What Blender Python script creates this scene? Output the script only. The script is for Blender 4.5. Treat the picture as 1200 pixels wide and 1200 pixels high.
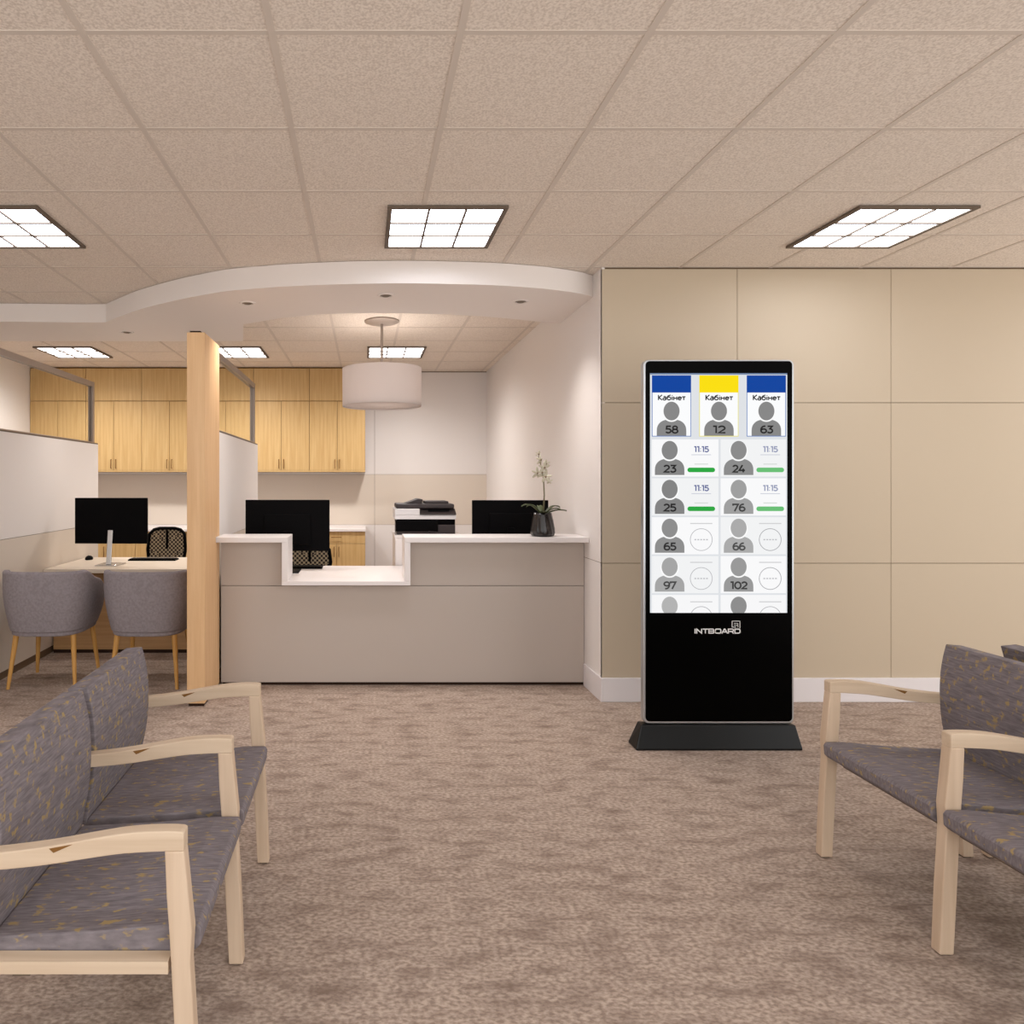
import bpy, math, random
from mathutils import Vector, Matrix
random.seed(4)
S = bpy.context.scene
for o in list(bpy.data.objects): bpy.data.objects.remove(o)
COL = S.collection
PI = math.pi

# ------------------------------------------------------------------ camera, world, exposure
CAM_Z = 1.488; F = 809.0; VX, VY = 428.0, 564.0
cd = bpy.data.cameras.new('camera'); cam = bpy.data.objects.new('camera', cd); COL.objects.link(cam)
cam.location = (0, 0, CAM_Z); cam.rotation_euler = (PI/2, 0, 0)
cd.sensor_fit = 'HORIZONTAL'; cd.sensor_width = 36; cd.lens = 36*F/1200
cd.shift_x = (600-VX)/1200; cd.shift_y = -(600-VY)/1200
cd.clip_start = .05
S.camera = cam
w = bpy.data.worlds.new('world'); S.world = w; w.use_nodes = True
w.node_tree.nodes['Background'].inputs[0].default_value = (1.0, .985, .975, 1)
w.node_tree.nodes['Background'].inputs[1].default_value = 1.75
S.view_settings.view_transform = 'Standard'; S.view_settings.look = 'None'
S.view_settings.gamma = 1; S.view_settings.use_curve_mapping = False
S.view_settings.exposure = 0.13
LAMP = 9.0          # ceiling panel brightness
CEIL = 2.936

# ------------------------------------------------------------------ materials
def srgb(*c):
    f = lambda v: (v/255/12.92) if v/255 <= .04045 else ((v/255+.055)/1.055)**2.4
    return tuple(f(v) for v in c)
MATS = {}
def base(name, col, rough=.6, metal=0, spec=.4):
    m = bpy.data.materials.new(name); m.use_nodes = True
    b = m.node_tree.nodes['Principled BSDF']
    b.inputs['Base Color'].default_value = (*srgb(*col), 1)
    b.inputs['Roughness'].default_value = rough; b.inputs['Metallic'].default_value = metal
    b.inputs['Specular IOR Level'].default_value = spec
    MATS[name] = m
    return m, m.node_tree, b
def noise_mat(name, ca, cb, rough=.7, scale=(1,1,1), nscale=10, detail=4, bump=0, lo=.35, hi=.65, spec=.3, dist=.02):
    m, t, b = base(name, ca, rough, spec=spec)
    tc = t.nodes.new('ShaderNodeTexCoord'); mp = t.nodes.new('ShaderNodeMapping'); mp.inputs['Scale'].default_value = scale
    n = t.nodes.new('ShaderNodeTexNoise'); n.inputs['Scale'].default_value = nscale; n.inputs['Detail'].default_value = detail
    r = t.nodes.new('ShaderNodeValToRGB')
    r.color_ramp.elements[0].position = lo; r.color_ramp.elements[1].position = hi
    r.color_ramp.elements[0].color = (*srgb(*ca), 1); r.color_ramp.elements[1].color = (*srgb(*cb), 1)
    L = t.links.new
    L(tc.outputs['Object'], mp.inputs[0]); L(mp.outputs[0], n.inputs['Vector']); L(n.outputs[0], r.inputs[0]); L(r.outputs[0], b.inputs['Base Color'])
    if bump:
        bp = t.nodes.new('ShaderNodeBump'); bp.inputs['Strength'].default_value = bump; bp.inputs['Distance'].default_value = dist
        L(n.outputs[0], bp.inputs['Height']); L(bp.outputs[0], b.inputs['Normal'])
    return m
def wood(name, ca, cb, axis, rough=.45):
    sc = {'x': (1.2, 26, 26), 'y': (26, 1.2, 26), 'z': (26, 26, 1.2)}[axis]
    return noise_mat(name, ca, cb, rough, sc, 1.6, 5, 0, .3, .7)
def two_noise(name, cols, s1, n1, s2, n2, rough, t1=(.4, .6), t2=(.55, .68), bump=0, bscale=.01):
    """base mottling between cols[0] and cols[1], flecks of cols[2]"""
    m, t, b = base(name, cols[0], rough, spec=.15)
    L = t.links.new; N = t.nodes.new
    tc = N('ShaderNodeTexCoord')
    outs = []
    for sc, ns, th in ((s1, n1, t1), (s2, n2, t2)):
        mp = N('ShaderNodeMapping'); mp.inputs['Scale'].default_value = sc
        n = N('ShaderNodeTexNoise'); n.inputs['Scale'].default_value = ns; n.inputs['Detail'].default_value = 6
        r = N('ShaderNodeMapRange'); r.inputs['From Min'].default_value = th[0]; r.inputs['From Max'].default_value = th[1]
        L(tc.outputs['Object'], mp.inputs[0]); L(mp.outputs[0], n.inputs['Vector']); L(n.outputs[0], r.inputs[0])
        outs.append((r.outputs[0], n.outputs[0]))
    a = N('ShaderNodeMix'); a.data_type = 'RGBA'; a.inputs[6].default_value = (*srgb(*cols[0]), 1); a.inputs[7].default_value = (*srgb(*cols[1]), 1)
    L(outs[0][0], a.inputs[0])
    c = N('ShaderNodeMix'); c.data_type = 'RGBA'; c.inputs[7].default_value = (*srgb(*cols[2]), 1)
    L(a.outputs[2], c.inputs[6]); L(outs[1][0], c.inputs[0]); L(c.outputs[2], b.inputs['Base Color'])
    if bump:
        bp = N('ShaderNodeBump'); bp.inputs['Strength'].default_value = bump; bp.inputs['Distance'].default_value = bscale
        L(outs[0][1], bp.inputs['Height']); L(bp.outputs[0], b.inputs['Normal'])
    return m
def emit(name, col, s, lin=False):
    m, t, b = base(name, (5, 5, 5), .4)
    b.inputs['Emission Color'].default_value = (*srgb(*col), 1); b.inputs['Emission Strength'].default_value = s
    return m

noise_mat('ceiling tile', (215, 202, 189), (241, 230, 218), .95, (1, 1, 1), 120, 3, 0, .35, .62, .05)
base('ceiling bar', (214, 202, 190), .7, spec=.1)
base('soffit paint', (238, 230, 224), .85, spec=.1)
two_noise('carpet', [(150, 132, 119), (192, 173, 158), (122, 103, 92)], (1, 1.6, 1), 55, (1, 2.6, 1), 6, .97, (.38, .62), (.46, .82), .5, .006)
base('panel beige', (198, 182, 159), .7, spec=.2)
base('wall groove', (120, 100, 80), .8, spec=.1)
base('wall white', (236, 230, 226), .75, spec=.2)
base('splash', (222, 210, 196), .6, spec=.25)
base('skirting', (232, 226, 226), .5, spec=.3)
base('dark brown', (52, 36, 28), .8, spec=.1)  # plain dark brown for plinths, feet, glides and soil
wood('maple cabinet', (198, 160, 104), (214, 182, 128), 'z')
wood('maple post', (214, 172, 126), (226, 187, 141), 'z')
wood('pale wood', (200, 177, 151), (214, 193, 168), 'x', .5)
wood('pale wood upright', (200, 175, 149), (214, 191, 166), 'z', .5)
wood('oak leg', (190, 140, 72), (212, 162, 92), 'z')
wood('desk panel wood', (176, 136, 92), (192, 152, 106), 'x')
base('brown seam', (128, 90, 48), .7, spec=.1)
base('laminate white', (236, 229, 226), .35, spec=.4)
base('laminate taupe', (190, 178, 168), .5, spec=.3)
base('desk cream', (226, 212, 194), .45, spec=.3)
base('pewter metal', (165, 152, 142), .4, .5)
base('steel', (200, 198, 196), .25, .9)
base('silver', (196, 200, 204), .3, .8)
base('black gloss', (1, 1, 1), .3, spec=.04)
base('black plastic', (5, 4, 5), .6, spec=.06)
base('dark grey plastic', (62, 54, 54), .5, spec=.3)
base('white plastic', (226, 222, 222), .45, spec=.4)
base('base metal', (7, 10, 11), .35, .3, spec=.5)
noise_mat('grey felt', (134, 126, 129), (146, 138, 141), .95, (1, 1, 1), 60, 3, .1)
two_noise('flecked fabric', [(108, 101, 104), (140, 132, 135), (164, 142, 100)], (5, 44, 12), 4, (14, 30, 24), 2.1, .92, (.3, .7), (.585, .67), .12, .003)
two_noise('flecked fabric upright', [(108, 101, 104), (140, 132, 135), (164, 142, 100)], (9, 7, 60), 3, (20, 24, 20), 2.1, .92, (.3, .7), (.575, .66), .12, .003)
for nm, c in (('lamp shade', (228, 220, 216)), ('lamp diffuser', (222, 214, 210))):
    m, t, b = base(nm, c, .9, spec=.1)
    tr = t.nodes.new('ShaderNodeBsdfTranslucent'); tr.inputs[0].default_value = (*srgb(*c), 1)
    mx = t.nodes.new('ShaderNodeMixShader'); mx.inputs[0].default_value = .3
    t.links.new(b.outputs[0], mx.inputs[1]); t.links.new(tr.outputs[0], mx.inputs[2]); t.links.new(mx.outputs[0], t.nodes['Material Output'].inputs[0])
base('dark frame', (104, 90, 76), .6)
base('dark bulb', (120, 106, 92), .5)
base('orchid petal', (206, 200, 178), .7)
base('orchid heart', (120, 96, 72), .7)
base('orchid green', (74, 82, 52), .55)
base('orchid stem', (120, 112, 84), .6)
noise_mat('vase glaze', (16, 12, 12), (46, 40, 38), .22, (30, 30, 4), 1.2, 3, .2, .35, .7, .6)
emit('panel glow', (236, 241, 252), LAMP); emit('panel glow rear', (250, 246, 246), LAMP*.5)
m, t, b = base('glass', (252, 253, 252), .03); b.inputs['Transmission Weight'].default_value = 1; b.inputs['IOR'].default_value = 1.02
# woven mesh of the office chairs: small see-through holes
m, t, b = base('chair mesh', (98, 84, 68), .8)
ck = t.nodes.new('ShaderNodeTexChecker'); ck.inputs['Scale'].default_value = 48
ck.inputs[1].default_value = (*srgb(176, 160, 132), 1); ck.inputs[2].default_value = (*srgb(38, 28, 24), 1)
tc = t.nodes.new('ShaderNodeTexCoord'); t.links.new(tc.outputs['Object'], ck.inputs[0]); t.links.new(ck.outputs[0], b.inputs['Base Color'])

# ------------------------------------------------------------------ mesh helpers
class MB:
    def __init__(s): s.v = []; s.f = []; s.m = []; s.mats = []
    def mi(s, mat):
        if mat not in s.mats: s.mats.append(mat)
        return s.mats.index(mat)
    def add(s, vs, fs, mat=None):
        o = len(s.v); k = s.mi(mat) if mat else 0
        s.v += [tuple(v) for v in vs]; s.f += [tuple(i+o for i in f) for f in fs]; s.m += [k]*len(fs)
        return s
    def box(s, x0, x1, y0, y1, z0, z1, mat=None):
        return s.add([(x0,y0,z0),(x1,y0,z0),(x1,y1,z0),(x0,y1,z0),(x0,y0,z1),(x1,y0,z1),(x1,y1,z1),(x0,y1,z1)],
                     [(3,2,1,0),(4,5,6,7),(0,1,5,4),(1,2,6,5),(2,3,7,6),(3,0,4,7)], mat)
    def prism(s, pts, axis, a, b, mat=None):
        """pts 2D outline; axis y: pts=(x,z); axis z: pts=(x,y); axis x: pts=(y,z)"""
        n = len(pts)
        mk = {'y': lambda p, c: (p[0], c, p[1]), 'z': lambda p, c: (p[0], p[1], c), 'x': lambda p, c: (c, p[0], p[1])}[axis]
        vs = [mk(p, a) for p in pts] + [mk(p, b) for p in pts]
        fs = [tuple(range(n)), tuple(reversed(range(n, 2*n)))] + [(i, n+i, n+(i+1) % n, (i+1) % n) for i in range(n)]
        return s.add(vs, fs, mat)
    def lathe(s, prof, c=(0,0,0), n=32, mat=None, wob=None, closed=False):
        vs = []; fs = []
        for r, z in prof:
            for i in range(n):
                a = 2*PI*i/n; rr = r*(1+(wob(a, z) if wob else 0)); vs.append((c[0]+rr*math.cos(a), c[1]+rr*math.sin(a), c[2]+z))
        for j in range(len(prof)-(0 if closed else 1)):
            j2 = (j+1) % len(prof)
            for i in range(n):
                fs.append((j*n+i, j*n+(i+1) % n, j2*n+(i+1) % n, j2*n+i))
        if closed: return s.add(vs, fs, mat)
        if prof[0][0] > 0: fs.append(tuple(reversed(range(n))))
        if prof[-1][0] > 0: fs.append(tuple(range((len(prof)-1)*n, len(prof)*n)))
        return s.add(vs, fs, mat)
    def tube(s, path, rad, n=10, mat=None):
        P = [Vector(p) for p in path]; R = rad if isinstance(rad, (list, tuple)) else [rad]*len(P)
        vs = []; fs = []
        up = None
        for i, p in enumerate(P):
            d = (P[min(i+1, len(P)-1)] - P[max(i-1, 0)]).normalized()
            if up is None: up = Vector((0, 0, 1)) if abs(d.z) < .9 else Vector((1, 0, 0))
            u = d.cross(up).normalized(); q = u.cross(d).normalized(); up = q
            for k in range(n):
                a = 2*PI*k/n; vs.append(p + (u*math.cos(a)+q*math.sin(a))*R[i])
        for i in range(len(P)-1):
            for k in range(n): fs.append((i*n+k, i*n+(k+1) % n, (i+1)*n+(k+1) % n, (i+1)*n+k))
        fs.append(tuple(range(n))); fs.append(tuple(reversed(range((len(P)-1)*n, len(P)*n))))
        return s.add(vs, fs, mat)
    def build(s, name, mat, parent=None, bevel=0, seg=2, smooth=False, subsurf=0, loc=None):
        me = bpy.data.meshes.new(name); me.from_pydata(s.v, [], s.f)
        import bmesh
        bm = bmesh.new(); bm.from_mesh(me); bmesh.ops.recalc_face_normals(bm, faces=bm.faces); bm.to_mesh(me); bm.free()
        if s.mats:
            for m in s.mats: me.materials.append(MATS[m or mat])
            for p, k in zip(me.polygons, s.m): p.material_index = k
        else: me.materials.append(MATS[mat])
        if smooth:
            for p in me.polygons: p.use_smooth = True
            if smooth == 'auto': me.set_sharp_from_angle(angle=math.radians(40))
        o = bpy.data.objects.new(name, me); COL.objects.link(o); o.parent = parent
        if loc: o.location = loc
        if bevel:
            bv = o.modifiers.new('bevel', 'BEVEL'); bv.width = bevel; bv.segments = seg; bv.limit_method = 'ANGLE'; bv.angle_limit = math.radians(40)
        if subsurf:
            sb = o.modifiers.new('sub', 'SUBSURF'); sb.levels = subsurf; sb.render_levels = subsurf
        return o
def B(*a, mat=None): return MB().box(*a, mat=mat)
def tag(o, label, cat, group=None):
    o['label'] = label; o['category'] = cat
    if group: o['group'] = group
    return o
def thing(name, label, cat, loc=(0,0,0), rz=0, group=None):
    o = bpy.data.objects.new(name, None); COL.objects.link(o); o.location = loc; o.rotation_euler = (0, 0, rz); o.empty_display_size = .1
    return tag(o, label, cat, group)
def struct(o): o['kind'] = 'structure'; return o
def copy_tree(o, parent=None):
    c = o.copy(); COL.objects.link(c); c.parent = parent
    for ch in [k for k in bpy.data.objects if k.parent == o]: copy_tree(ch, c)
    return c
def clone(o, loc, label, rz=None):
    c = copy_tree(o); c.location = loc; c['label'] = label
    if rz is not None: c.rotation_euler = (0, 0, rz)
    return c

# ------------------------------------------------------------------ room shell
WR = 1.6; DW = 4.667; DB = 9.1; WL = -4.25
struct(B(-4.4, 6.2, -1.0, DB+.1, -.1, 0).build('floor', 'carpet'))
struct(B(-4.4, 6.2, -1.0, DB+.1, CEIL, CEIL+.1).build('ceiling', 'ceiling tile'))
g = MB()
k = -8
while k < 12:                                            # suspended ceiling bars
    x = -.302+.6096*k
    if -4.2 < x < 6.1: g.box(x-.012, x+.012, -.95, DB-.02, CEIL-.003, CEIL)
    k += 1
for k in range(-12, 8):
    y = DW-.004+.6096*k
    if -.95 < y < DB-.05: g.box(-4.2, 6.1, y-.010, y+.010, CEIL-.0025, CEIL)
struct(g.build('trim_1', 'ceiling bar'))
# beige panelled wall on the right
g = B(WR+.02, 6.2, DW+.012, DW+.12, 0, CEIL, mat='wall groove')
xs = [WR, 2.515, 3.554, 4.592, 5.63, 6.2]; zs = [.0, .934, 2.019, CEIL-.012]
for i in range(len(xs)-1):
    for j in range(3):
        a = 0.004
        g.box(xs[i]+(a/2 if i else 0), xs[i+1]-a/2, DW, DW+.02, zs[j]+(a/2 if j else 0), zs[j+1]-a/2, mat='panel beige')
struct(g.build('wall_right', 'panel beige'))
# white side wall running back beside the reception
g = B(WR, WR+.02, DW+.0005, DB, 0, .932, mat='wall white').box(WR, WR+.02, DW+.0005, DB, .936, CEIL, mat='wall white').box(WR+.003, WR+.03, DW+.021, DB, 0, CEIL-.001, mat='wall groove')
struct(g.build('wall_side', 'wall white'))
struct(B(WR, 6.2, DW-.016, DW, 0, .161).box(WR-.012, WR, DW-.016, 5.03, 0, .161).build('baseboard_right', 'skirting', bevel=.003))
g = B(WL, WR, DB+.003, DB+.1, 0, CEIL-.001, mat='wall groove')
for (x0, x1) in ((WL, .122), (.126, WR)):
    g.box(x0, x1, DB, DB+.02, 1.580, CEIL-(.012 if x0 > 0 else .001), mat='wall white')
    g.box(x0, x1, DB, DB+.02, .917, 1.577, mat='splash'); g.box(x0, x1, DB, DB+.02, 0, .914, mat='wall white')
struct(g.build('wall_back', 'wall white'))
struct(B(WL-.1, WL, -1.0, DB+.1, 0, CEIL).build('wall_left', 'wall white'))

# curved bulkhead (dropped soffit) over the reception
front = [(WL, 5.605), (-2.9, 5.605), (-2.3, 5.63), (-2.11, 5.62), (-1.9, 5.40), (-1.67, 5.18), (-1.35, 4.94), (-1.14, 4.81), (-.93, 4.70), (-.72, 4.64), (-.54, 4.595), (-.157, 4.54), (.1, 4.525), (.29, 4.52), (.57, 4.535), (.856, 4.565), (1.07, 4.61), (1.26, 4.665), (1.475, 4.76), (WR, 4.85)]
inner = [(WR, 5.66), (1.39, 5.60), (1.15, 5.5), (.9, 5.42), (.6, 5.355), (.3, 5.325), (-.05, 5.32), (-.35, 5.36), (-.65, 5.47), (-1.005, 5.70), (-1.13, 6.39), (WL, 6.39)]
def smooth_curve(p, n=4):
    out = []
    for i in range(len(p)-1):
        a, b_, c, d = Vector(p[max(i-1, 0)]), Vector(p[i]), Vector(p[i+1]), Vector(p[min(i+2, len(p)-1)])
        for k in range(n):
            u = k/n; out.append(tuple(.5*((2*b_)+(-a+c)*u+(2*a-5*b_+4*c-d)*u*u+(-a+3*b_-3*c+d)*u**3)))
    return out+[tuple(p[-1])]
fr = [front[0]] + smooth_curve(front[1:4]) + smooth_curve(front[3:])[1:]
SZ = 2.784
bulk = MB().prism(fr+inner, 'z', SZ, CEIL-.0035).build('trim_2', 'soffit paint', smooth='auto')
struct(bulk)

# ------------------------------------------------------------------ lit ceiling panels
def lamp(name, parent, loc, energy, col=(1, .93, .86), kind='POINT', r=.04, ang=120):
    l = bpy.data.lights.new(name, kind); l.energy = energy; l.color = col; l.shadow_soft_size = r
    if kind == 'SPOT': l.spot_size = math.radians(ang); l.spot_blend = 1
    o = bpy.data.objects.new(name, l); COL.objects.link(o); o.parent = parent; o.location = loc
    return o
def make_light(glow='panel glow'):
    t = thing('ceiling_light', '', 'ceiling light', group='square ceiling lights')
    h = .305; f = MB()
    for a in (-1, 1):
        f.box(a*h-.012, a*h+.012, -h-.012, h+.012, -.014, 0); f.box(-h+.012, h-.012, a*h-.012, a*h+.012, -.014, 0)
    f.build('frame', 'dark frame', t)
    d = B(-h+.012, h-.012, -h+.012, h-.012, -.008, -.002).build('diffuser', glow, t)
    l = MB()
    for a in (-1, 1):
        l.box(a*.098-.006, a*.098+.006, -h+.012, h-.012, -.018, -.008); l.box(-h+.012, h-.012, a*.098-.007, a*.098+.007, -.0175, -.0085)
    l.build('louvre', 'dark frame', t)
    return t
CL = CEIL-.003
L0 = make_light(); L0.location = (.435, 3.93, CL); L0['label'] = 'square lit ceiling panel above the curved bulkhead, middle of the front row'
for (x, y, lab) in ((-2.035, 3.93, 'square lit ceiling panel cut by the left photo edge'),
                    (2.905, 3.93, 'square lit ceiling panel over the beige panelled wall, right of the front row'),
                    ):
    clone(L0, (x, y, CL), lab)
L1 = make_light('panel glow rear'); lamp('added_light', L1, (0, 0, -.03), 150, (1, .97, .95), 'SPOT', .12, 165); L1.location = (.34, 7.715, CL); L1['label'] = 'small distant lit ceiling panel behind the stem of the drum pendant'  # extra spot below the diffuser carries part of the panel's light
for (x, y, lab) in ((-1.435, 7.715, 'small distant lit ceiling panel just right of the wooden post'),
                    (-3.25, 7.715, 'small distant lit ceiling panel above the maple wall cabinets at far left')):
    clone(L1, (x, y, CL), lab)
for (x, y, lab) in ((-2.035, .9, 'square lit ceiling panel overhead, nearest row, above the left armchairs'), (.435, .9, 'square lit ceiling panel overhead, nearest row, over the open carpet'),
                    (2.905, .9, 'square lit ceiling panel overhead, nearest row, above the right armchairs'), (5.3, 3.93, 'square lit ceiling panel at the far right end of the front row'),
                    (5.3, .9, 'square lit ceiling panel at the far right end of the nearest row')):
    clone(L0, (x, y, CL), lab)
# recessed spots in the bulkhead
def make_spot():
    t = thing('downlight', '', 'downlight', group='small recessed spots in the curved bulkhead')
    MB().lathe([(.062, -.001), (.060, -.006), (.046, -.007), (.042, -.001)], n=28, closed=True).build('trim_ring', 'soffit paint', t, smooth='auto')
    MB().lathe([(.040, -.001), (.030, -.004), (.022, -.010), (.001, -.013)], n=24).build('bulb', 'dark bulb', t, smooth='auto')
    lamp('added_light', t, (0, 0, -.02), 46, (1, .95, .92), 'SPOT', .04, 112)  # added spot brightens the reception interior; the downlight itself looks unlit
    return t
s0 = make_spot(); s0.location = (.143, 4.81, SZ); s0['label'] = 'small recessed spot in the curved bulkhead above the drum pendant'
clone(s0, (-.856, 5.017, SZ), 'small recessed spot in the curved bulkhead up and right of the wooden post')
clone(s0, (1.118, 4.97, SZ), 'small recessed spot in the curved bulkhead nearest the white side wall')
clone(s0, (-2.07, 5.99, SZ), 'small recessed spot in the bulkhead left of the wooden post, over the desk')

# drum pendant
t = thing('pendant_lamp', 'off-white drum pendant lamp hanging on a thin stem over the reception', 'pendant lamp', (.15, 6.23, CEIL-.003))
MB().lathe([(.158, 0), (.158, -.008), (.12, -.022), (.02, -.028), (.001, -.028)], n=40).build('ceiling_canopy', 'pewter metal', t, smooth='auto')
MB().lathe([(.012, -.028), (.012, -.46)], n=16).build('stem', 'pewter metal', t, smooth='auto')
zt, zb = 2.505-CEIL, 2.166-CEIL
MB().lathe([(.355, zb), (.357, zt), (.350, zt), (.348, zb)], n=64, closed=True).build('lamp_shade', 'lamp shade', t, smooth='auto')
MB().lathe([(.347, zb+.012), (.347, zb+.018)], n=64).build('diffuser', 'lamp diffuser', t, smooth='auto')
lamp('added_light', t, (0, 0, zt-.12), 7, (1, .95, .9), 'POINT', .08)  # added lamp to lift the rear room; the pendant itself looks unlit

# ------------------------------------------------------------------ maple cabinets on the back wall
U = .7078; CF = 8.74; CB_ = 1.607
def make_wall_cabinet():
    t = thing('wall_cabinet', '', 'cabinet', group='maple wall cabinets along the back wall')
    B(0, U, .022, DB-CF-.002, 0, CEIL-CB_-.004).build('body', 'brown seam', t)
    zs_ = 2.504-CB_
    B(.003, U-.003, 0, .02, zs_+.004, CEIL-CB_-.02).build('top_panel', 'maple cabinet', t, bevel=.001)
    for i in range(2):
        x0 = i*U/2
        d = B(x0+.0025, x0+U/2-.0025, 0, .02, .022, zs_-.004).build('door', 'maple cabinet', t, bevel=.001)
        hx = U/2-.03 if i == 0 else U/2+.03
        MB().tube([(hx, 0, .045), (hx, -.022, .045), (hx, -.022, .155), (hx, 0, .155)], .0045, 8).build('handle', 'brown seam', d, smooth=True)
    B(0, U, 0, DB-CF-.002, 0, .02).build('bottom_panel', 'maple cabinet', t)
    return t
names = ['maple wall cabinet at the far left end, seen through the glass screen', 'maple wall cabinet second from the left, partly behind the metal glass frame',
         'maple wall cabinet above the left desk monitor, touching the wooden post on its left side', 'maple wall cabinet hidden behind the glass screen right of the wooden post',
         'maple wall cabinet above the left reception monitor', 'maple wall cabinet at the right end of the row, behind the drum pendant']
W0 = make_wall_cabinet()
for i in range(6):
    c = W0 if i == 0 else copy_tree(W0)
    c.location = (WL+.003+i*U, CF, CB_); c['label'] = names[i]
BF = 8.5
def make_base_cabinet():
    t = thing('base_cabinet', '', 'cabinet', group='maple base cabinets under the back worktop')
    B(0, U, .022, DB-BF-.002, .1, .868).build('body', 'brown seam', t)
    B(0, U, .06, DB-BF-.002, 0, .1).build('plinth', 'dark brown', t)
    dr = B(.002, U-.002, 0, .02, .722, .864).build('drawer', 'maple cabinet', t, bevel=.001)
    MB().tube([(U/2-.06, 0, .80), (U/2-.06, -.022, .80), (U/2+.06, -.022, .80), (U/2+.06, 0, .80)], .0045, 8).build('handle', 'brown seam', dr, smooth=True)
    for i in range(2):
        d = B(i*U/2+.002, i*U/2+U/2-.002, 0, .02, .104, .718).build('door', 'maple cabinet', t, bevel=.001)
        hx = U/2-.03 if i == 0 else U/2+.03
        MB().tube([(hx, 0, .56), (hx, -.022, .56), (hx, -.022, .68), (hx, 0, .68)], .0045, 8).build('handle', 'brown seam', d, smooth=True)
    return t
bn = {2: 'maple base cabinet behind the mesh office chair at the left desk', 3: 'maple base cabinet mostly hidden behind the wooden post', 4: 'maple base cabinet hidden behind the left reception monitor',
      5: 'maple base cabinet at the right end, seen through the counter opening', 1: 'maple base cabinet behind the left desk monitor'}
B0 = None
for i in (1, 2, 3, 4, 5):
    if B0 is None: B0 = make_base_cabinet(); c = B0
    else: c = copy_tree(B0)
    c.location = (WL+.003+i*U, BF, 0); c['label'] = bn[i]
tag(B(WL+U, .006, BF-.02, DB-.002, .869, .90).build('back_worktop', 'laminate white', bevel=.003), 'white worktop along the back wall above the maple base cabinets', 'worktop')

# ------------------------------------------------------------------ partitions with glass
def make_partition(loc, label, y1):
    """local x=0 is the visible right face; y from 0 to y1"""
    t = thing('partition_screen', label, 'partition', loc, group=None)
    g = B(-.1, 0, 0, y1, 1.052, 1.862).build('upper_panel', 'wall white', t)
    B(-.1, 0, 0, y1, .06, 1.048).build('lower_panel', 'splash', t)
    B(-.09, -.008, .005, y1-.005, 0, 1.86).build('core', 'wall groove', t)
    B(-.098, -.002, 0, y1, 1.863, 1.874).build('cap', 'dark frame', t)
    f = MB(); xa, xb = -.07, -.02
    f.box(xa, xb, 0, y1-.04, 2.44, 2.49); f.box(xa, xb, y1-.085, y1-.04, 1.874, 2.44); f.box(xa, xb, 0, .045, 1.874, 2.44); f.box(xa, xb, .045, y1-.085, 1.874, 1.886)
    fo = f.build('glass_frame', 'pewter metal', t, bevel=.002)
    B(-.05, -.042, .045, y1-.085, 1.886, 2.44).build('glass_pane', 'glass', fo)
    return t
make_partition((-2.72, 4.5, 0), 'white partition with metal-framed glass on top, left of the left desk', 2.53)
make_partition((-1.11, 5.03, 0), 'white partition with metal-framed glass on top, behind the wooden post', 2.10)
t = thing('wooden_post', 'tall maple-clad flat post standing at the left end of the reception counter', 'post', (-1.119, 4.79, 0))
B(-.059, .059, -.23, .112, .02, 2.472).build('cladding', 'maple post', t, bevel=.002)
B(-.05, .05, -.22, .105, 0, .02).build('foot', 'dark brown', t)
B(-.059, .0, .114, .228, .02, 2.472).build('cladding', 'maple post', t, bevel=.002)
B(.0005, .059, .114, .228, .02, 1.046).box(.0005, .059, .114, .228, 1.092, 2.472).build('cladding', 'maple post', t, bevel=.002)
B(-.04, .03, -.228, .10, 2.472, 2.482).build('top_cap', 'dark brown', t)

# ------------------------------------------------------------------ reception counter
t = thing('reception_counter', 'taupe reception counter with white tops and a lowered middle section', 'reception counter', (.27, 5.037, 0))
ox, oy = -.27, -5.037
def R(x0, x1, y0, y1, z0, z1): return B(x0+ox, x1+ox, y0+oy, y1+oy, z0, z1)
XL, XR = -1.052, WR-.004
R(XL, XR, 5.037, 5.055, .022, .724).build('lower_panel', 'laminate taupe', t, bevel=.001)
R(XL, -.596, 5.037, 5.055, .729, 1.049).build('upper_panel', 'laminate taupe', t, bevel=.001)
R(.324, XR, 5.037, 5.055, .729, 1.049).build('upper_panel', 'laminate taupe', t, bevel=.001)
R(XL+.01, XR, 5.056, 5.09, .02, .74).box(XL+.01+ox, -.6+ox, .019, .053, .74, 1.049).box(.33+ox, XR+ox, .019, .053, .74, 1.049).box(XL+ox, XL+.012+ox, .019, .78, .02, .74).build('carcass', 'laminate taupe', t)
R(XL+.01, XR, 5.05, 5.09, 0, .02).build('toe_kick', 'dark brown', t)
# white surround: slabs, uprights and the low top
R(-1.073, -.553, 4.92, 5.25, 1.05, 1.088).build('countertop', 'laminate white', t, bevel=.003)
R(.28, XR, 4.92, 5.25, 1.05, 1.088).build('countertop', 'laminate white', t, bevel=.003)
R(-.595, -.553, 4.92, 5.25, .776, 1.05).build('upright', 'laminate white', t, bevel=.002)
R(.28, .322, 4.92, 5.25, .776, 1.05).build('upright', 'laminate white', t, bevel=.002)
R(-.595, .322, 4.92, 5.092, .745, .775).box(XL+ox, XR+ox, .055, .79, .746, .775).build('low_worktop', 'laminate white', t, bevel=.002)

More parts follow.
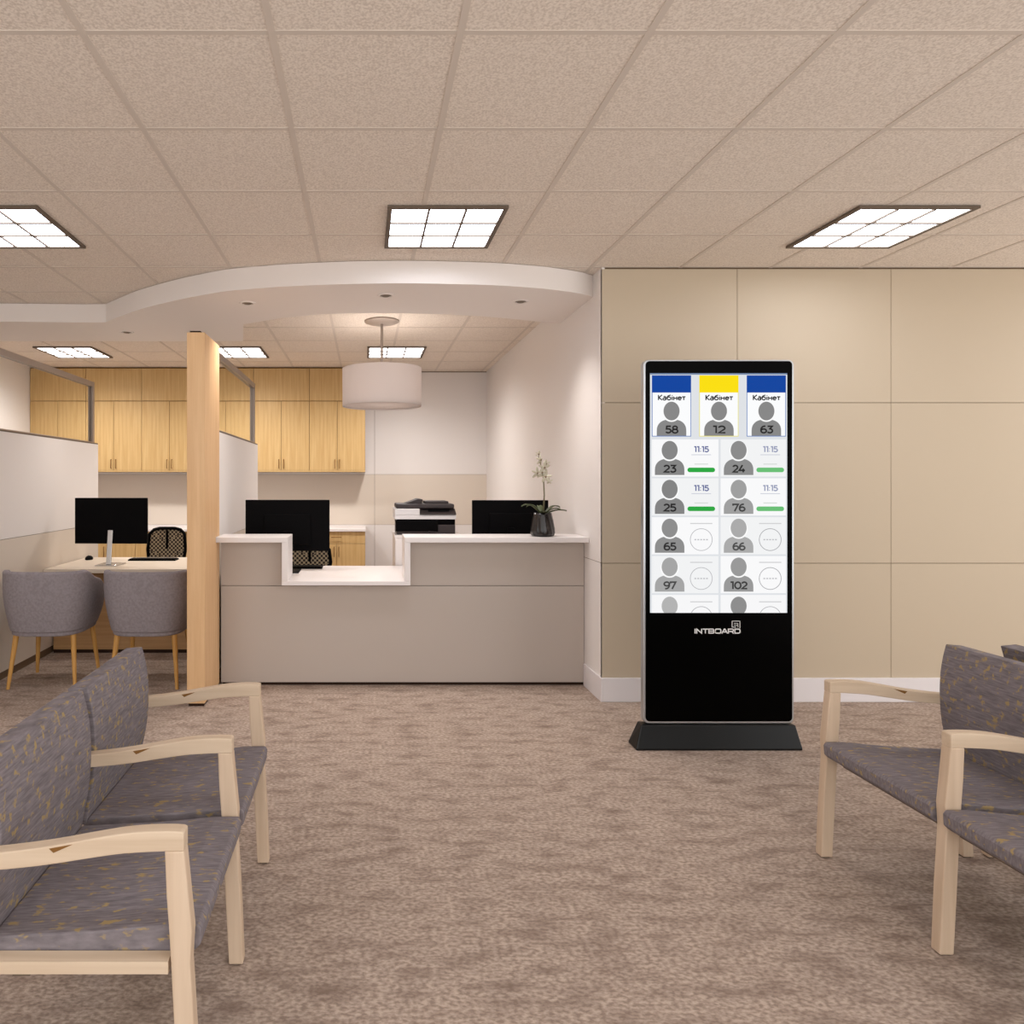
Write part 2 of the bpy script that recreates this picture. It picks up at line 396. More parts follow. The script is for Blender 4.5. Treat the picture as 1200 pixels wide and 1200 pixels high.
# printer on its white stand
t = thing('printer_stand', 'white cabinet standing behind the low worktop under the printer', 'cabinet', (.53, 6.14, 0))
B(-.275, .29, -.265, .27, 0, 1.005).build('body', 'laminate white', t)
B(-.28, .295, -.27, .275, 1.005, 1.030).build('top', 'laminate white', t, bevel=.003)
for i in range(2):
    d = B(-.270+i*.2775, .0025+i*.2775, -.282, -.267, .06, .99).build('door', 'laminate white', t, bevel=.002)
    B(-.01+i*.03, -.004+i*.03, -.294, -.282, .7, .82).build('handle', 'steel', d)
t = thing('printer', 'white and dark grey multifunction printer on the white stand behind the counter', 'printer', (.52, 6.10, 1.031))
B(-.25, .25, -.20, .22, .0, .085).build('paper_tray_unit', 'dark grey plastic', t, bevel=.006)
B(-.26, .10, -.215, -.19, .03, .122).build('output_slot', 'black plastic', t, bevel=.003)
B(-.25, .25, -.19, .22, .086, .132).build('engine', 'black plastic', t, bevel=.004)
B(-.268, .256, -.215, .22, .132, .170).box(-.268, -.055, -.217, .22, .170, .222).build('white_body', 'white plastic', t, bevel=.005)
pn = MB().prism([(-.225, .170), (-.215, .182), (-.12, .222), (.22, .222), (.22, .170)], 'x', -.052, .256).build('control_panel', 'dark grey plastic', t, bevel=.003)
B(.02, .2, -.19, -.135, .199, .214).build('display', 'black gloss', pn)
ld = B(-.255, .245, -.17, .21, .2225, .262).build('document_feeder', 'dark grey plastic', t, bevel=.01)
MB().prism([(-.18, .262), (-.03, .262), (-.02, .30), (-.06, .305)], 'y', -.12, .15).box(.0, .2, -.13, .15, .262, .285).build('feeder_tray', 'dark grey plastic', ld, bevel=.004)
MB().prism([(.02, 0.035), (.02, .03), (.16, .001), (.20, .001)], 'y', -.23, -.205).build('paper_stop', 'dark grey plastic', t)

# ------------------------------------------------------------------ monitors, keyboards, mice
def monitor(name, label, loc, w_, h_, zb_, rz=0, neck='black plastic', front_neck=False):
    """seen from the back; local -y faces the camera, the screen looks to +y"""
    t = thing(name, label, 'monitor', loc, rz, 'black computer monitors')
    B(-w_/2, w_/2, -.012, .018, zb_, zb_+h_).build('housing', 'black plastic', t, bevel=.004)
    B(-w_/2+.012, w_/2-.012, .0182, .0195, zb_+.018, zb_+h_-.012).build('display', 'black gloss', t)
    if not front_neck: B(-w_*.28, w_*.28, -.028, -.012, zb_+.05, zb_+h_*.72).build('back_cover', 'black plastic', t, bevel=.008)
    n = MB()
    if front_neck: n.prism([(-.018, zb_+h_*.30), (-.026, zb_+h_*.30), (-.075, .008), (-.06, .008)], 'x', -.022, .022)
    else: n.box(-.03, .03, -.045, -.028, .008, zb_+h_*.4)
    nk = n.build('stand_neck', neck, t, bevel=.003)
    B(-.10, .10, -.13, .09, 0, .008).build('stand_foot', neck, t, bevel=.003)
    return t
DK = .75
monitor('monitor', 'black monitor with silver stand on the left desk', (-2.25, 6.12, DK+.001), .64, .405, .185, 0, 'steel', True)
LT = .776
monitor('monitor', 'large black monitor behind the counter, beside the lowered opening', (-.615, 5.47, LT), .665, .405, .16)
monitor('monitor', 'black monitor behind the counter, left of the orchid', (1.165, 5.55, LT), .61, .365, .195)
def keyboard(label, loc, rz=0):
    t = thing('keyboard', label, 'keyboard', loc, rz)
    B(-.22, .22, -.065, .065, 0, .012).build('base', 'black plastic', t, bevel=.003)
    kk = MB()
    for r in range(5):
        for c in range(15): kk.box(-.21+c*.028, -.21+c*.028+.025, -.058+r*.0235, -.058+r*.0235+.0205, .0125, .018)
    kk.build('keys', 'black plastic', t)
keyboard('thin black keyboard lying on the left desk behind its monitor', (-1.98, 6.46, DK+.001))
keyboard('thin black keyboard on the low white worktop of the reception counter', (-.57, 5.68, LT))
t = thing('computer_mouse', 'black computer mouse on the left desk beside the partition', 'mouse', (-2.60, 6.50, DK+.001))
mo = MB().lathe([(.03, 0), (.034, .008), (.03, .022), (.018, .034), (.001, .038)], n=24).build('shell', 'black plastic', t, smooth='auto')
mo.scale = (1.0, 1.6, 1)
MB().tube([(0, -.02, .0395), (0, -.034, .0315)], .004, 10).build('scroll_wheel', 'dark grey plastic', t, smooth=True)

# ------------------------------------------------------------------ left desk
t = thing('desk', 'cream-topped desk with wooden modesty panel beside the left partition', 'desk', (-1.97, 6.25, 0))
B(-.735, .75, -.45, .46, .715, .75).build('desktop', 'desk cream', t, bevel=.003)
B(-.735, .75, -.262, -.24, .03, .714).build('modesty_panel', 'desk panel wood', t)
B(-.735, .75, -.258, -.244, 0, .03).build('plinth', 'dark brown', t)
for x in (-.725, .72): B(x, x+.03, -.238, .42, 0, .714).build('leg', 'desk panel wood', t)

# ------------------------------------------------------------------ mesh office chairs
def office_chair(label, loc, rz, zt_=.97):
    """backrest at +y, chair faces -y (to the camera)"""
    t = thing('office_chair', label, 'office chair', loc, rz, 'black mesh office chairs')
    hw = .20; z0, z1 = .55, zt_
    path = [(-hw+.03, .23, z0), (-hw, .25, (z0+z1)/2), (-hw+.015, .27, z1-.06), (-hw+.06, .275, z1-.015), (-.08, .28, z1), (.08, .28, z1), (hw-.06, .275, z1-.015), (hw-.015, .27, z1-.06), (hw, .25, (z0+z1)/2), (hw-.03, .23, z0), (0, .22, z0-.015), (-hw+.03, .23, z0)]
    bf = MB().tube(path, .017, 10).build('back_frame', 'black plastic', t, smooth=True)
    g = MB(); rows = [(z0, .225, hw-.03), ((z0+z1)/2, .25, hw-.005), (z1-.06, .268, hw-.02), (z1-.01, .276, hw-.07)]
    vs = []
    for (z, y, x) in rows: vs += [(-x, y, z), (0, y+.012, z), (x, y, z)]
    n_ = len(vs); vs += [(a, b_+.004, c) for a, b_, c in vs]
    fs = []
    for r in range(3):
        for c in range(2):
            i = r*3+c; fs += [(i, i+1, i+4, i+3), (n_+i+3, n_+i+4, n_+i+1, n_+i)]
    g.add(vs, fs).build('mesh_back', 'chair mesh', t)
    MB().box(-.012, .012, .262, .272, z0+.02, z1-.02).tube([(0, .30, .42), (0, .285, z0), (0, .275, z1-.10)], .012, 8).box(-.14, .14, .255, .285, z0+.12, z0+.15).build('spine', 'black plastic', t, smooth='auto')
    B(-.235, .235, -.25, .22, .43, .49).build('seat', 'black plastic', t, bevel=.025, seg=3)
    MB().tube([(0, .30, .42), (0, .1, .40), (0, 0, .40)], .02, 8).build('tilt_arm', 'black plastic', t, smooth=True)
    MB().lathe([(.028, .09), (.028, .26), (.018, .26), (.018, .43)], n=16).build('gas_lift', 'steel', t, smooth='auto')
    for s in (-1, 1):
        MB().tube([(s*.22, 0, .44), (s*.27, .02, .48), (s*.275, .03, .64)], .014, 8).box(s*.275-.03, s*.275+.03, -.12, .12, .64, .665).build('armrest', 'black plastic', t, smooth='auto')
    for k in range(5):
        a = 2*PI*k/5+.3
        lg = MB().tube([(.02*math.cos(a), .02*math.sin(a), .10), (.29*math.cos(a), .29*math.sin(a), .075)], [.024, .014], 8).build('leg', 'black plastic', t, smooth='auto')
        cx, cy = .29*math.cos(a), .29*math.sin(a)
        MB().tube([(cx-.02*math.sin(a), cy+.02*math.cos(a), .028), (cx+.02*math.sin(a), cy-.02*math.cos(a), .028)], .028, 14).build('caster', 'black plastic', lg, smooth='auto')
    return t
office_chair('black mesh-backed office chair behind the left desk', (-2.10, 7.05, 0), 0, .99)
office_chair('black mesh-backed office chair seen through the reception counter opening', (-.526, 6.27, 0), 0, .90)

# ------------------------------------------------------------------ grey tub chairs at the desk
def tub_chair(label, loc, rz=0):
    """back towards -y, faces +y"""
    t = thing('tub_chair', label, 'chair', loc, rz, 'grey tub chairs at the left desk')
    nA, nZ = 36, 7; A0, A1 = math.radians(-22), math.radians(202)
    def ringpt(a, z_t, off):
        # superellipse plan: half width and half depth grow with height
        g_ = math.sin(max(0, min(1, z_t))*PI/2)
        hwx = .265+.055*g_-off; hd = .285+.025*g_-off
        c, s_ = math.cos(a), math.sin(a); e = .62
        return hwx*math.copysign(abs(c)**e, c), -hd*math.copysign(abs(s_)**e, s_)
    vs = []; fs = []
    def ztop(a):
        s_ = math.sin(a); return .846-.18*max(0, (.35-s_)/.75)**1.2
    for side, off in ((0, 0), (1, .045)):
        for j in range(nZ+1):
            for i in range(nA+1):
                a = A0+(A1-A0)*i/nA; u = j/nZ; z = .41+(ztop(a)-.41)*u
                x, y = ringpt(a, u*1.3, off)
                vs.append((x, y, z if side == 0 or j else .415))
    N = (nZ+1)*(nA+1); id_ = lambda s_, j, i: s_*N+j*(nA+1)+i
    for s_ in (0, 1):
        for j in range(nZ):
            for i in range(nA):
                fs.append((id_(s_, j, i), id_(s_, j, i+1), id_(s_, j+1, i+1), id_(s_, j+1, i)))
    for i in range(nA):
        fs.append((id_(0, nZ, i), id_(0, nZ, i+1), id_(1, nZ, i+1), id_(1, nZ, i))); fs.append((id_(0, 0, i), id_(1, 0, i), id_(1, 0, i+1), id_(0, 0, i+1)))
    for i in (0, nA):
        for j in range(nZ): fs.append((id_(0, j, i), id_(0, j+1, i), id_(1, j+1, i), id_(1, j, i)))
    MB().add(vs, fs).build('shell', 'grey felt', t, smooth='auto', bevel=.015, seg=3)
    pts = [ringpt(2*PI*k/40, 0, .0) for k in range(40)]
    MB().prism([(x*.97, y*.97) for x, y in pts], 'z', .385, .425).build('seat_base', 'grey felt', t, bevel=.012, seg=3)
    MB().prism([(x*.80, y*.80) for x, y in pts], 'z', .426, .50).build('seat_cushion', 'grey felt', t, bevel=.03, seg=3)
    for sx in (-1, 1):
        for (y0, y1) in ((-.17, -.225), (.17, .22)):
            MB().tube([(sx*.205, y0, .386), (sx*.24, y1, 0.0)], [.021, .012], 14).build('leg', 'oak leg', t, smooth='auto')
    return t
T1 = tub_chair('grey felt tub chair with wooden legs, nearer the wooden post', (-1.585, 5.16, 0))
clone(T1, (-2.315, 5.16, 0), 'grey felt tub chair beside the partition, cut by the left photo edge')

# ------------------------------------------------------------------ waiting-room seating, two joined seats with three shared arms
def rows_profile(p, n=5): return smooth_curve(p, n)
SP = .562
def seating(label, loc, rz):
    """local +x is forwards; arms at y = 0, -SP, -2SP"""
    t = thing('waiting_chairs', label, 'chair', loc, rz, 'joined pairs of waiting-room armchairs')
    hw = .019
    arm_top = [(-.034, .690), (-.042, .697), (-.10, .698), (-.17, .693), (-.25, .680), (-.34, .664), (-.43, .652), (-.53, .642)]
    arm_bot = [(-.53, .604), (-.43, .612), (-.34, .622), (-.25, .636), (-.17, .647), (-.078, .652), (-.034, .652)]
    for k in range(3):
        y = -k*SP
        ar = MB().prism(smooth_curve(arm_top, 3)+smooth_curve(arm_bot, 3), 'y', y-hw, y+hw).build('armrest', 'pale wood', t, bevel=.004)
        MB().prism([(-.285, .669), (-.338, .6595), (-.328, .650)], 'y', y-hw-.0008, y+hw+.0008).build('notch', 'brown seam', ar)
        lg = MB().prism([(0, .004), (-.008, .20), (-.020, .40), (-.016, .47), (-.024, .55), (-.034, .653), (-.078, .653), (-.074, .55), (-.068, .47), (-.064, .40), (-.054, .2), (-.044, .004)], 'y', y-hw, y+hw).build('leg', 'pale wood upright', t, bevel=.004)
        B(-.036, -.008, y-.012, y+.012, 0, .004).build('foot_glide', 'dark brown', lg)
        lg = MB().prism([(-.562, .004), (-.545, .2), (-.525, .43), (-.50, .55), (-.50, .615), (-.545, .615), (-.55, .55), (-.575, .43), (-.590, .2), (-.602, .004)], 'y', y-hw, y+hw).build('leg', 'pale wood upright', t, bevel=.004)
        B(-.596, -.568, y-.012, y+.012, 0, .004).build('foot_glide', 'dark brown', lg)
    for k in range(3): B(-.49, -.07, -k*SP-hw, -k*SP+hw, .376, .404).build('side_rail', 'pale wood', t)
    for k in range(2):
        seat = [(-.012, .462), (-.004, .450), (-.006, .415), (-.02, .402), (-.25, .385), (-.49, .372), (-.515, .385), (-.515, .40), (-.49, .434), (-.25, .446), (-.08, .462)]
        # front corners of the seat pad reach round the legs
        MB().prism(seat, 'y', -(k)*SP-hw-.003, -(k+1)*SP+hw+.003).build('seat', 'flecked fabric', t, bevel=.004, seg=2)
        pr = [(-.492, .846), (-.480, .80), (-.470, .74), (-.466, .67), (-.468, .60), (-.476, .53), (-.488, .47), (-.496, .415)]
        rr = [(-.550, .415), (-.535, .50), (-.526, .58), (-.526, .67), (-.530, .74), (-.544, .80), (-.556, .840)]
        MB().prism(smooth_curve(pr, 3)+smooth_curve(rr, 3), 'y', -k*SP-.016, -(k+1)*SP+.016).build('backrest', 'flecked fabric upright', t, bevel=.004, seg=2)
    B(-.44, -.40, -2*SP+hw, -hw, .345, .375).box(-.12, -.085, -2*SP+hw, -hw, .36, .388).build('seat_rail', 'dark frame', t)
    return t
A = seating('pair of joined grey flecked-fabric armchairs with pale wood arms, on the left', (-.375, 2.700, 0), 0)
clone(A, (1.800, 2.742-2*SP, 0), 'pair of joined grey flecked-fabric armchairs with pale wood arms, on the right facing left', PI)
clone(A, (3.06, 2.74, 0), 'grey flecked armchair pair at the right photo edge, back to back with the nearer ones', 0)

# ------------------------------------------------------------------ orchid in a dark vase on the counter
t = thing('potted_orchid', 'pale orchid in a dark glazed vase at the right end of the counter', 'plant', (1.29, 5.02, 1.0885))
rib = lambda a, z: .035*math.cos(a*14+z*30)*(1 if .01 < z < .15 else .3)
MB().lathe([(.060, 0), (.080, .006), (.086, .025), (.083, .06), (.074, .11), (.066, .155), (.063, .170), (.055, .170), (.056, .155), (.06, .10), (.001, .10)], n=84, wob=rib).build('vase', 'vase glaze', t, smooth=True)
MB().lathe([(.057, .148), (.03, .156), (.001, .158)], n=24).build('soil', 'dark brown', t, smooth='auto')
for (a, ln, up) in ((200, .17, .11), (150, .11, .10), (20, .14, .09), (330, .12, .07), (260, .10, .04), (95, .10, .09), (5, .17, .05)):
    a = math.radians(a); vs = []; fs = []; n = 8
    for i in range(n+1):
        u = i/n; r = .01+ln*u; z = .155+up*math.sin(u*2.2)*.7; wd = .020*math.sin(PI*min(.98, .12+u*.88))+.001
        for sd, dz in ((-1, .006), (0, 0), (1, .006)):
            vs.append((r*math.cos(a)-sd*wd*math.sin(a), r*math.sin(a)+sd*wd*math.cos(a), z+dz))
    q = len(vs); vs += [(x, y, z-.003) for x, y, z in vs]
    for i in range(n):
        for c in range(2):
            j = i*3+c; fs += [(j, j+1, j+4, j+3), (q+j+3, q+j+4, q+j+1, q+j)]
        fs += [(i*3, i*3+3, q+i*3+3, q+i*3), (i*3+2, q+i*3+2, q+i*3+5, i*3+5)]
    MB().add(vs, fs).build('leaf', 'orchid green', t, smooth=True)
MB().tube([(.005, 0, .15), (.012, 0, .30), (.006, 0, .42), (-.008, 0, .50), (-.03, 0, .575), (-.02, 0, .62)], [.006, .005, .0045, .004, .003, .002], 8).build('stem', 'orchid stem', t, smooth=True)
def flower(c, r, tilt, yaw):
    g = MB(); M_ = Matrix.Translation(c) @ Matrix.Rotation(yaw, 4, 'Z') @ Matrix.Rotation(tilt, 4, 'X')
    for k in range(5):
        a = 2*PI*k/5+.3; wd = r*(.42 if k % 2 else .3); vs = []; fs = []
        prof = [(0, .1), (.35, .9), (.65, 1), (.88, .6), (1, .1)]
        for (u, w_) in prof:
            for sd in (-1, 0, 1):
                x = r*u*math.cos(a)-sd*wd*w_*math.sin(a)*.6; z = r*u*math.sin(a)+sd*wd*w_*math.cos(a)*.6
                vs.append(M_ @ Vector((x, -.006+.012*u*u+(.003 if sd else 0), z)))
        for i in range(4):
            for c_ in range(2):
                j = i*3+c_; fs.append((j, j+1, j+4, j+3))
        q = len(vs); vs += [v+Vector((0, .0015, 0)) for v in vs]; fs += [tuple(reversed([q+i for i in f])) for f in fs]
        g.add(vs, fs, 'orchid petal')
    g.add([M_ @ Vector((x*.009, -.008+y*.006, z*.009)) for x, y, z in ((1,0,0),(-1,0,0),(0,1,0),(0,-1,0),(0,0,1),(0,0,-1))],
          [(0,2,4),(2,1,4),(1,3,4),(3,0,4),(2,0,5),(1,2,5),(3,1,5),(0,3,5)], 'orchid heart')
    return g
for (x, y, z, r, tl, yw) in ((-.045, -.01, .46, .034, .2, .5), (.02, -.015, .43, .034, -.2, -.5), (.01, -.01, .50, .034, .3, .1), (-.02, -.01, .555, .03, .1, .7), (.03, 0, .53, .022, .5, -.9), (-.03, 0, .60, .018, .6, .3), (-.005, -.01, .462, .03, 0, -.2), (.045, -.005, .40, .02, .3, -.4)):
    flower(Vector((x, y, z)), r*1.35, tl, yw).build('flower', 'orchid petal', t)

# ------------------------------------------------------------------ queue display kiosk
KD = 3.86
t = thing('display_kiosk', 'tall black floor-standing display kiosk with silver rim and lit queue screen', 'display kiosk', (1.975, KD, 0))
px = lambda x: (x-VX)*KD/F - 1.975
pz = lambda y: CAM_Z-(y-VY)*KD/F
def rrect(x0, x1, z0, z1, r, n=6):
    out = []
    for (cx, cz, a0) in ((x1-r, z1-r, 0), (x0+r, z1-r, 90), (x0+r, z0+r, 180), (x1-r, z0+r, 270)):
        for k in range(n+1):
            a = math.radians(a0+90*k/n); out.append((cx+r*math.cos(a), cz+r*math.sin(a)))
    return out
x0, x1, zb_, zt_ = px(754), px(930.5), pz(848), pz(421.5)
MB().prism(rrect(x0, x1, zb_, zt_, .03), 'y', .0, .04).build('silver_rim', 'silver', t, bevel=.004)
MB().prism(rrect(x0+.012, x1-.012, zb_+.013, zt_-.008, .022), 'y', -.003, .01).build('front_glass', 'black gloss', t)
MB().prism(rrect(x0+.03, x1-.03, zb_+.03, zt_-.03, .03), 'y', .0405, .05).build('back_cover', 'base metal', t)
# base: sloped steel foot
b0, b1 = 1.497-1.975, 2.416-1.975
g = MB(); zt2 = zb_-.003
g.add([(b0, -.05, 0), (b1, -.05, 0), (b1, .07, 0), (b0, .07, 0), (b0, -.05, .012), (b1, -.05, .012), (b1, .07, .012), (b0, .07, .012),
       (b0+.038, -.018, zt2), (b1-.02, -.018, zt2), (b1-.02, .052, zt2), (b0+.045, .052, zt2)],
      [(3,2,1,0),(0,1,5,4),(1,2,6,5),(2,3,7,6),(3,0,4,7),(4,5,9,8),(5,6,10,9),(6,7,11,10),(7,4,8,11),(8,9,10,11)])
g.build('base', 'base metal', t, bevel=.006)

def smat(c, s=.915):
    n = 'screen %d %d %d' % c
    if n not in MATS: emit(n, c, s); MATS[n].node_tree.nodes['Principled BSDF'].inputs['Base Color'].default_value = (.01, .01, .01, 1); MATS[n].node_tree.nodes['Principled BSDF'].inputs['Specular IOR Level'].default_value = 0
    return n
scr = MB()
def flat(pts, c, lay): scr.add([(px(x), -.004-lay*.0004, pz(y)) for x, y in pts], [tuple(range(len(pts)))], smat(c))
def rect(x0, y0, x1, y1, c, lay): flat([(x0, y0), (x1, y0), (x1, y1), (x0, y1)], c, lay)
def ell(cx, cy, rx, ry, c, lay, a0=0, a1=360, n=32):
    flat([(cx+rx*math.cos(math.radians(a0+(a1-a0)*k/n)), cy+ry*math.sin(math.radians(a0+(a1-a0)*k/n))) for k in range(n if a1-a0 == 360 else n+1)], c, lay)
def ring(cx, cy, r, w_, c, lay, a0=0, a1=360, n=48):
    for k in range(n):
        p = [math.radians(a0+(a1-a0)*(k+d)/n) for d in (0, 1)]
        flat([(cx+r*math.cos(p[0]), cy+r*math.sin(p[0])), (cx+r*math.cos(p[1]), cy+r*math.sin(p[1])), (cx+(r-w_)*math.cos(p[1]), cy+(r-w_)*math.sin(p[1])), (cx+(r-w_)*math.cos(p[0]), cy+(r-w_)*math.sin(p[0]))], c, lay)
def arc(cx, cy, rx, ry, a0, a1, n=14):
    return [(cx+rx*math.cos(math.radians(a0+(a1-a0)*k/n)), cy+ry*math.sin(math.radians(a0+(a1-a0)*k/n))) for k in range(n+1)]
GL = {  # strokes in a cap-height box of 1: (advance width, [polylines])
    '0': (.70, [arc(.35, .5, .29, .44, 0, 360, 24)]), '1': (.40, [[(.02, .94), (.26, .94), (.26, 0)]]),
    '2': (.62, [arc(.29, .68, .24, .26, 165, -35)+[(.06, .06), (.58, .06)]]),
    '3': (.62, [[(.06, .94), (.52, .94), (.28, .60)]+arc(.28, .32, .26, .27, 90, -150)]),
    '4': (.72, [[(.42, 1), (.08, .28), (.68, .28)], [(.50, .52), (.50, 0)]]),
    '5': (.62, [[(.54, .94), (.14, .94), (.11, .58)]+arc(.28, .32, .26, .27, 80, -150)]),
    '6': (.66, [arc(.34, .31, .26, .26, 0, 360, 20), arc(.42, .42, .35, .53, 75, 190)]),
    '7': (.64, [[(.05, .76), (.05, .94), (.57, .94), (.20, 0)]]),
    '8': (.66, [arc(.33, .73, .21, .22, 0, 360, 20), arc(.33, .28, .26, .25, 0, 360, 20)]),
    '9': (.66, [arc(.32, .69, .26, .26, 0, 360, 20), arc(.24, .58, .35, .53, 10, -105)]),
    ':': (.26, [[(.10, .08), (.10, .20)], [(.10, .52), (.10, .64)]]),
    'К': (.68, [[(.09, 0), (.09, 1)], [(.60, 1), (.14, .5), (.62, 0)]]),
    'а': (.60, [arc(.26, .22, .20, .20, 0, 360, 18), [(.48, 0), (.48, .45)]+arc(.29, .46, .19, .24, 0, 140)]),
    'б': (.66, [arc(.32, .33, .25, .29, 0, 360, 18), arc(.42, .42, .36, .48, 95, 190), [(.39, .90), (.56, .98)]]),
    'і': (.26, [[(.12, 0), (.12, .68)], [(.12, .84), (.12, .96)]]),
    'н': (.64, [[(.09, 0), (.09, .70)], [(.53, 0), (.53, .70)], [(.09, .36), (.53, .36)]]),
    'е': (.62, [[(.10, .36), (.54, .36)]+arc(.31, .34, .23, .30, 10, 320)]),
    'т': (.54, [[(.02, .64), (.52, .64)], [(.27, 0), (.27, .64)]]),
    'I': (.34, [[(.14, 0), (.14, 1)]]), 'N': (1.2, [[(.1, 0), (.1, .93), (1.0, .07), (1.0, 1)]]), 'T': (1.05, [[(0, .92), (1.0, .92)], [(.5, 0), (.5, .92)]]),
    'B': (1.2, [[(.1, .08), (.1, .92), (.85, .92), (.98, .8), (.98, .62), (.85, .5), (1.02, .4), (1.02, .2), (.9, .08), (.1, .08)], [(.1, .5), (.85, .5)]]),
    'O': (1.25, [[(.1, .22), (.1, .78), (.24, .92), (.96, .92), (1.1, .78), (1.1, .22), (.96, .08), (.24, .08), (.1, .22), (.1, .5)]]),
    'A': (1.15, [[(.03, 0), (.5, .92), (.62, .92), (1.09, 0)], [(.25, .34), (.87, .34)]]),
    'R': (1.2, [[(.1, 0), (.1, .92), (.92, .92), (1.03, .8), (1.03, .55), (.92, .42), (.1, .42)], [(.75, .42), (1.05, 0)]]),
    'D': (1.2, [[(.1, .08), (.1, .92), (.85, .92), (1.05, .75), (1.05, .25), (.85, .08), (.1, .08)]]),
}
def text(s, cx, cy, wpx, hpx, c, lay, target=None, mat=None, wt=.225):
    """lettering from strokes, fitted in a box of wpx by hpx centred at cx, cy on the panel"""
    tot = sum(GL[ch][0] for ch in s)-.06; x = 0; k = wpx/tot; h = wt*hpx/2
    tg = target or scr; mm = mat or smat(c); y_ = -.004-lay*.0004
    for ch in s:
        for pl in GL[ch][1]:
            P = [Vector((cx-wpx/2+(x+p[0])*k, cy+hpx/2-p[1]*hpx)) for p in pl]
            vs = []; n = len(P)
            shut = (P[0]-P[-1]).length < .01
            for i, p in enumerate(P):
                d1 = (P[i]-P[i-1] if i or not shut else P[0]-P[-2]); d2 = (P[(i+1) % n]-P[i] if i < n-1 or not shut else P[1]-P[0])
                if i == 0 and not shut: d1 = d2
                if i == n-1 and not shut: d2 = d1
                d1 = d1.normalized(); d2 = d2.normalized()
                n1 = Vector((-d1.y, d1.x)); n2 = Vector((-d2.y, d2.x)); m_ = (n1+n2)
                m_ = m_.normalized() if m_.length > .01 else n1
                q = m_*(h/max(.45, m_.dot(n1)))
                vs += [p+q, p-q]
            tg.add([(px(v.x), y_, pz(v.y)) for v in vs], [(2*i, 2*i+1, 2*i+3, 2*i+2) for i in range(n-1)], mm)
        x += GL[ch][0]
scr.box(px(761.5), px(922), -.004, -.002, pz(718), pz(437.5), mat=smat((222, 225, 229)))
rect(761.5, 437.5, 922, 439.3, (120, 138, 168), 1)
def person(cx, ty, g_, num, wn, hh=(9.4, 11)):
    """ty: shoulder baseline"""
    ell(cx, ty-29, hh[0], hh[1], (g_,)*3, 3)
    pts = [(cx-17.3, ty)]
    for k in range(19):
        a = PI-PI*k/18; pts.append((cx+17.3*math.copysign(abs(math.cos(a))**.75, math.cos(a)), ty-6-13.2*abs(math.sin(a))**.9))
    pts.append((cx+17.3, ty)); flat(pts, (g_,)*3, 2)
    ell(cx, ty-27.5, hh[0]+1.5, hh[1]+.2, (250, 250, 250), 2.5)
    d = max(20, g_-95)
    text(num, cx, ty-7.4, wn, 8.6, (d,)*3, 4)
for (cx, colr, num, edge) in ((786.5, (0, 66, 158), '58', (96, 128, 190)), (842, (250, 222, 0), '12', (236, 226, 110)), (897.5, (0, 66, 158), '63', (96, 128, 190))):
    rect(cx-23, 440, cx+23, 511.6, edge, .6)
    rect(cx-22.2, 440, cx+22.2, 510.8, (250, 251, 252), 1)
    rect(cx-22.8, 440, cx+22.8, 460.2, colr, 2)
    text('Кабінет', cx, 466, 32, 6, (40, 40, 44), 3)
    person(cx, 510.8, 134, num, 14.5)
LN = ['23', '25', '65', '97', '']; RN = ['24', '76', '66', '102', '']
gl = [132, 130, 140, 164, 176]; gr = [138, 158, 170, 152, 140]
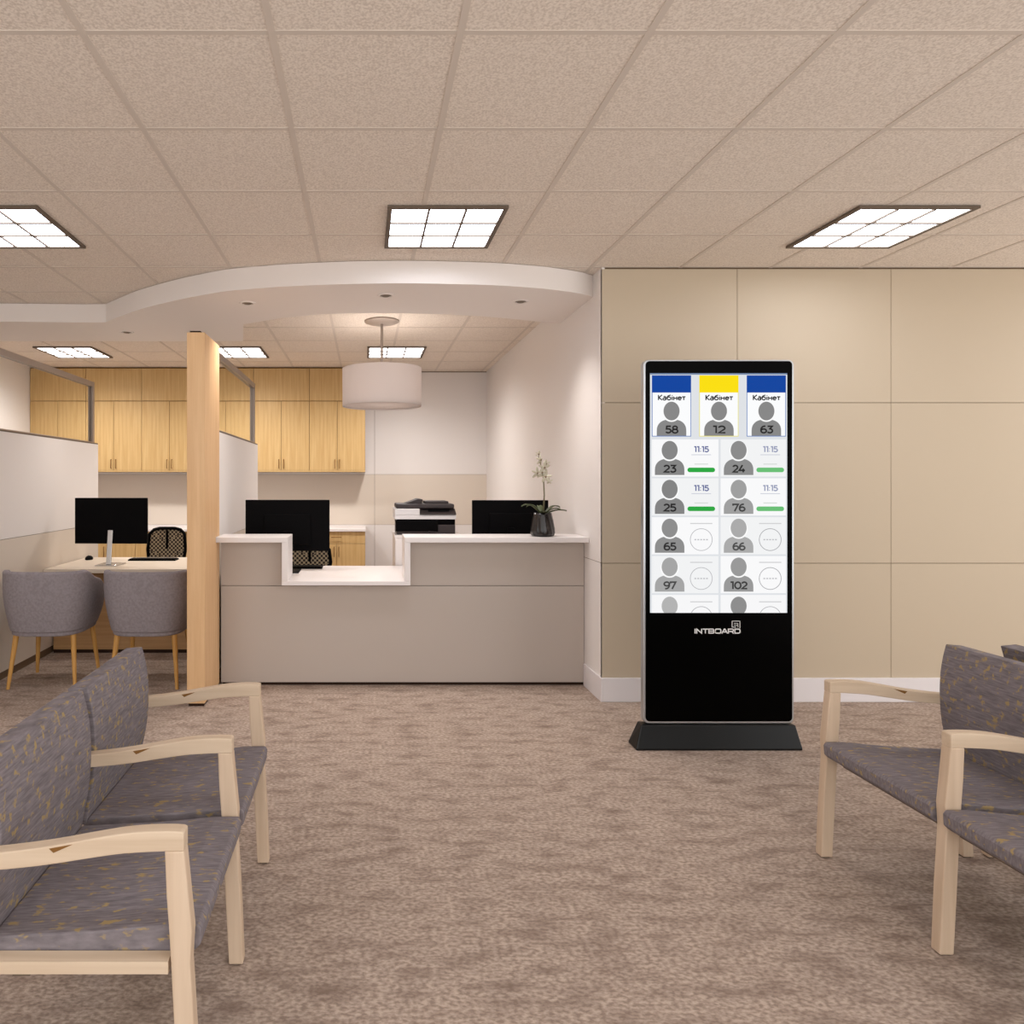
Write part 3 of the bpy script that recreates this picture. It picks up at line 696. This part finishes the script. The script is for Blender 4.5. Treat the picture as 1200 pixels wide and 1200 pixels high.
for r in range(4):
    yb_ = 557+45.5*r
    for (xa, xb, cx, num, gg, tx, gc) in ((763.5, 841.5, 784.3, LN[r], gl[r], 821.3, (38, 166, 62)), (844, 920.5, 865, RN[r], gr[r], 902, (104, 190, 116))):
        rect(xa, yb_-42, xb, yb_+1.5, (248, 248, 249) if (r+(xa > 800)) % 2 == 0 else (241, 242, 243), 1)
        person(cx, yb_-.3, gg, num, 14.2 if len(num) == 2 else 19.5)
        if r < 2:
            text('11:15', tx, yb_-30.5, 17, 6.6, (104, 112, 156) if xa < 800 else (150, 156, 184), 3)
            rect(tx-11.5, yb_-24.4, tx+11.5, yb_-23.6, (196, 199, 212), 2); rect(tx-8, yb_-13.6, tx+8, yb_-12.6, (206, 214, 208), 2)
            pil = [(tx-16.2+2.7*(1-math.cos(a)), yb_-6.3-2.7*math.sin(a)) for a in (-1.57, -.8, 0, .8, 1.57)]
            pts = [(tx-13.5-2.7*math.cos(math.radians(a)), yb_-6.3-2.7*math.sin(math.radians(a))) for a in range(-90, 91, 15)] + [(tx+13.5+2.7*math.cos(math.radians(a)), yb_-6.3-2.7*math.sin(math.radians(a))) for a in range(90, -91, -15)]
            flat(pts, gc, 2)
        else:
            rect(tx-13, yb_-35.2, tx+13, yb_-34, (206, 206, 208), 2)
            ring(tx, yb_-15.7, 13.2, .8, (182, 182, 186) if xa < 800 else (164, 164, 168), 2)
            for q in range(5): rect(tx-8+q*3.4, yb_-16.4, tx-5.8+q*3.4, yb_-15, (190, 190, 194), 2)
for (xa, xb, cx, gg, tx) in ((763.5, 841.5, 784.3, 178, 821.3), (844, 920.5, 865, 140, 902)):
    rect(xa, 697, xb, 718, (246, 246, 247), 1)
    pts = [(cx+9.4*math.cos(math.radians(a)), 710+11*math.sin(math.radians(a))) for a in range(-226, 47, 8)]
    flat(pts, (gg,)*3, 3)
    rect(tx-13, 704.5, tx+13, 705.7, (206, 206, 208), 2)
    ring(tx, 723.5, 13.2, .8, (176, 176, 180), 2, -155, -25, 20)
scr.build('screen', 'black gloss', t)
lg = MB(); base('logo white', (225, 225, 225), .5)
MATS['logo white'].node_tree.nodes['Principled BSDF'].inputs['Emission Color'].default_value = (1, 1, 1, 1)
text('INTBOARD', 840.3, 739.4, 54, 5.6, None, 0, lg, 'logo white')
def lrect(x0, y0, x1, y1): lg.add([(px(x), -.0045, pz(y)) for x, y in ((x0, y0), (x1, y0), (x1, y1), (x0, y1))], [(0, 1, 2, 3)], 'logo white')
for a in ((857, 727.3, 867, 728), (857, 727.3, 857.8, 735), (866.2, 727.3, 867, 736.2), (857, 734.3, 862, 735), (859.5, 730, 864.5, 730.6), (859.5, 732.2, 864.5, 732.8), (863.9, 730, 864.5, 735)): lrect(*a)
lg.build('logo', 'logo white', t)
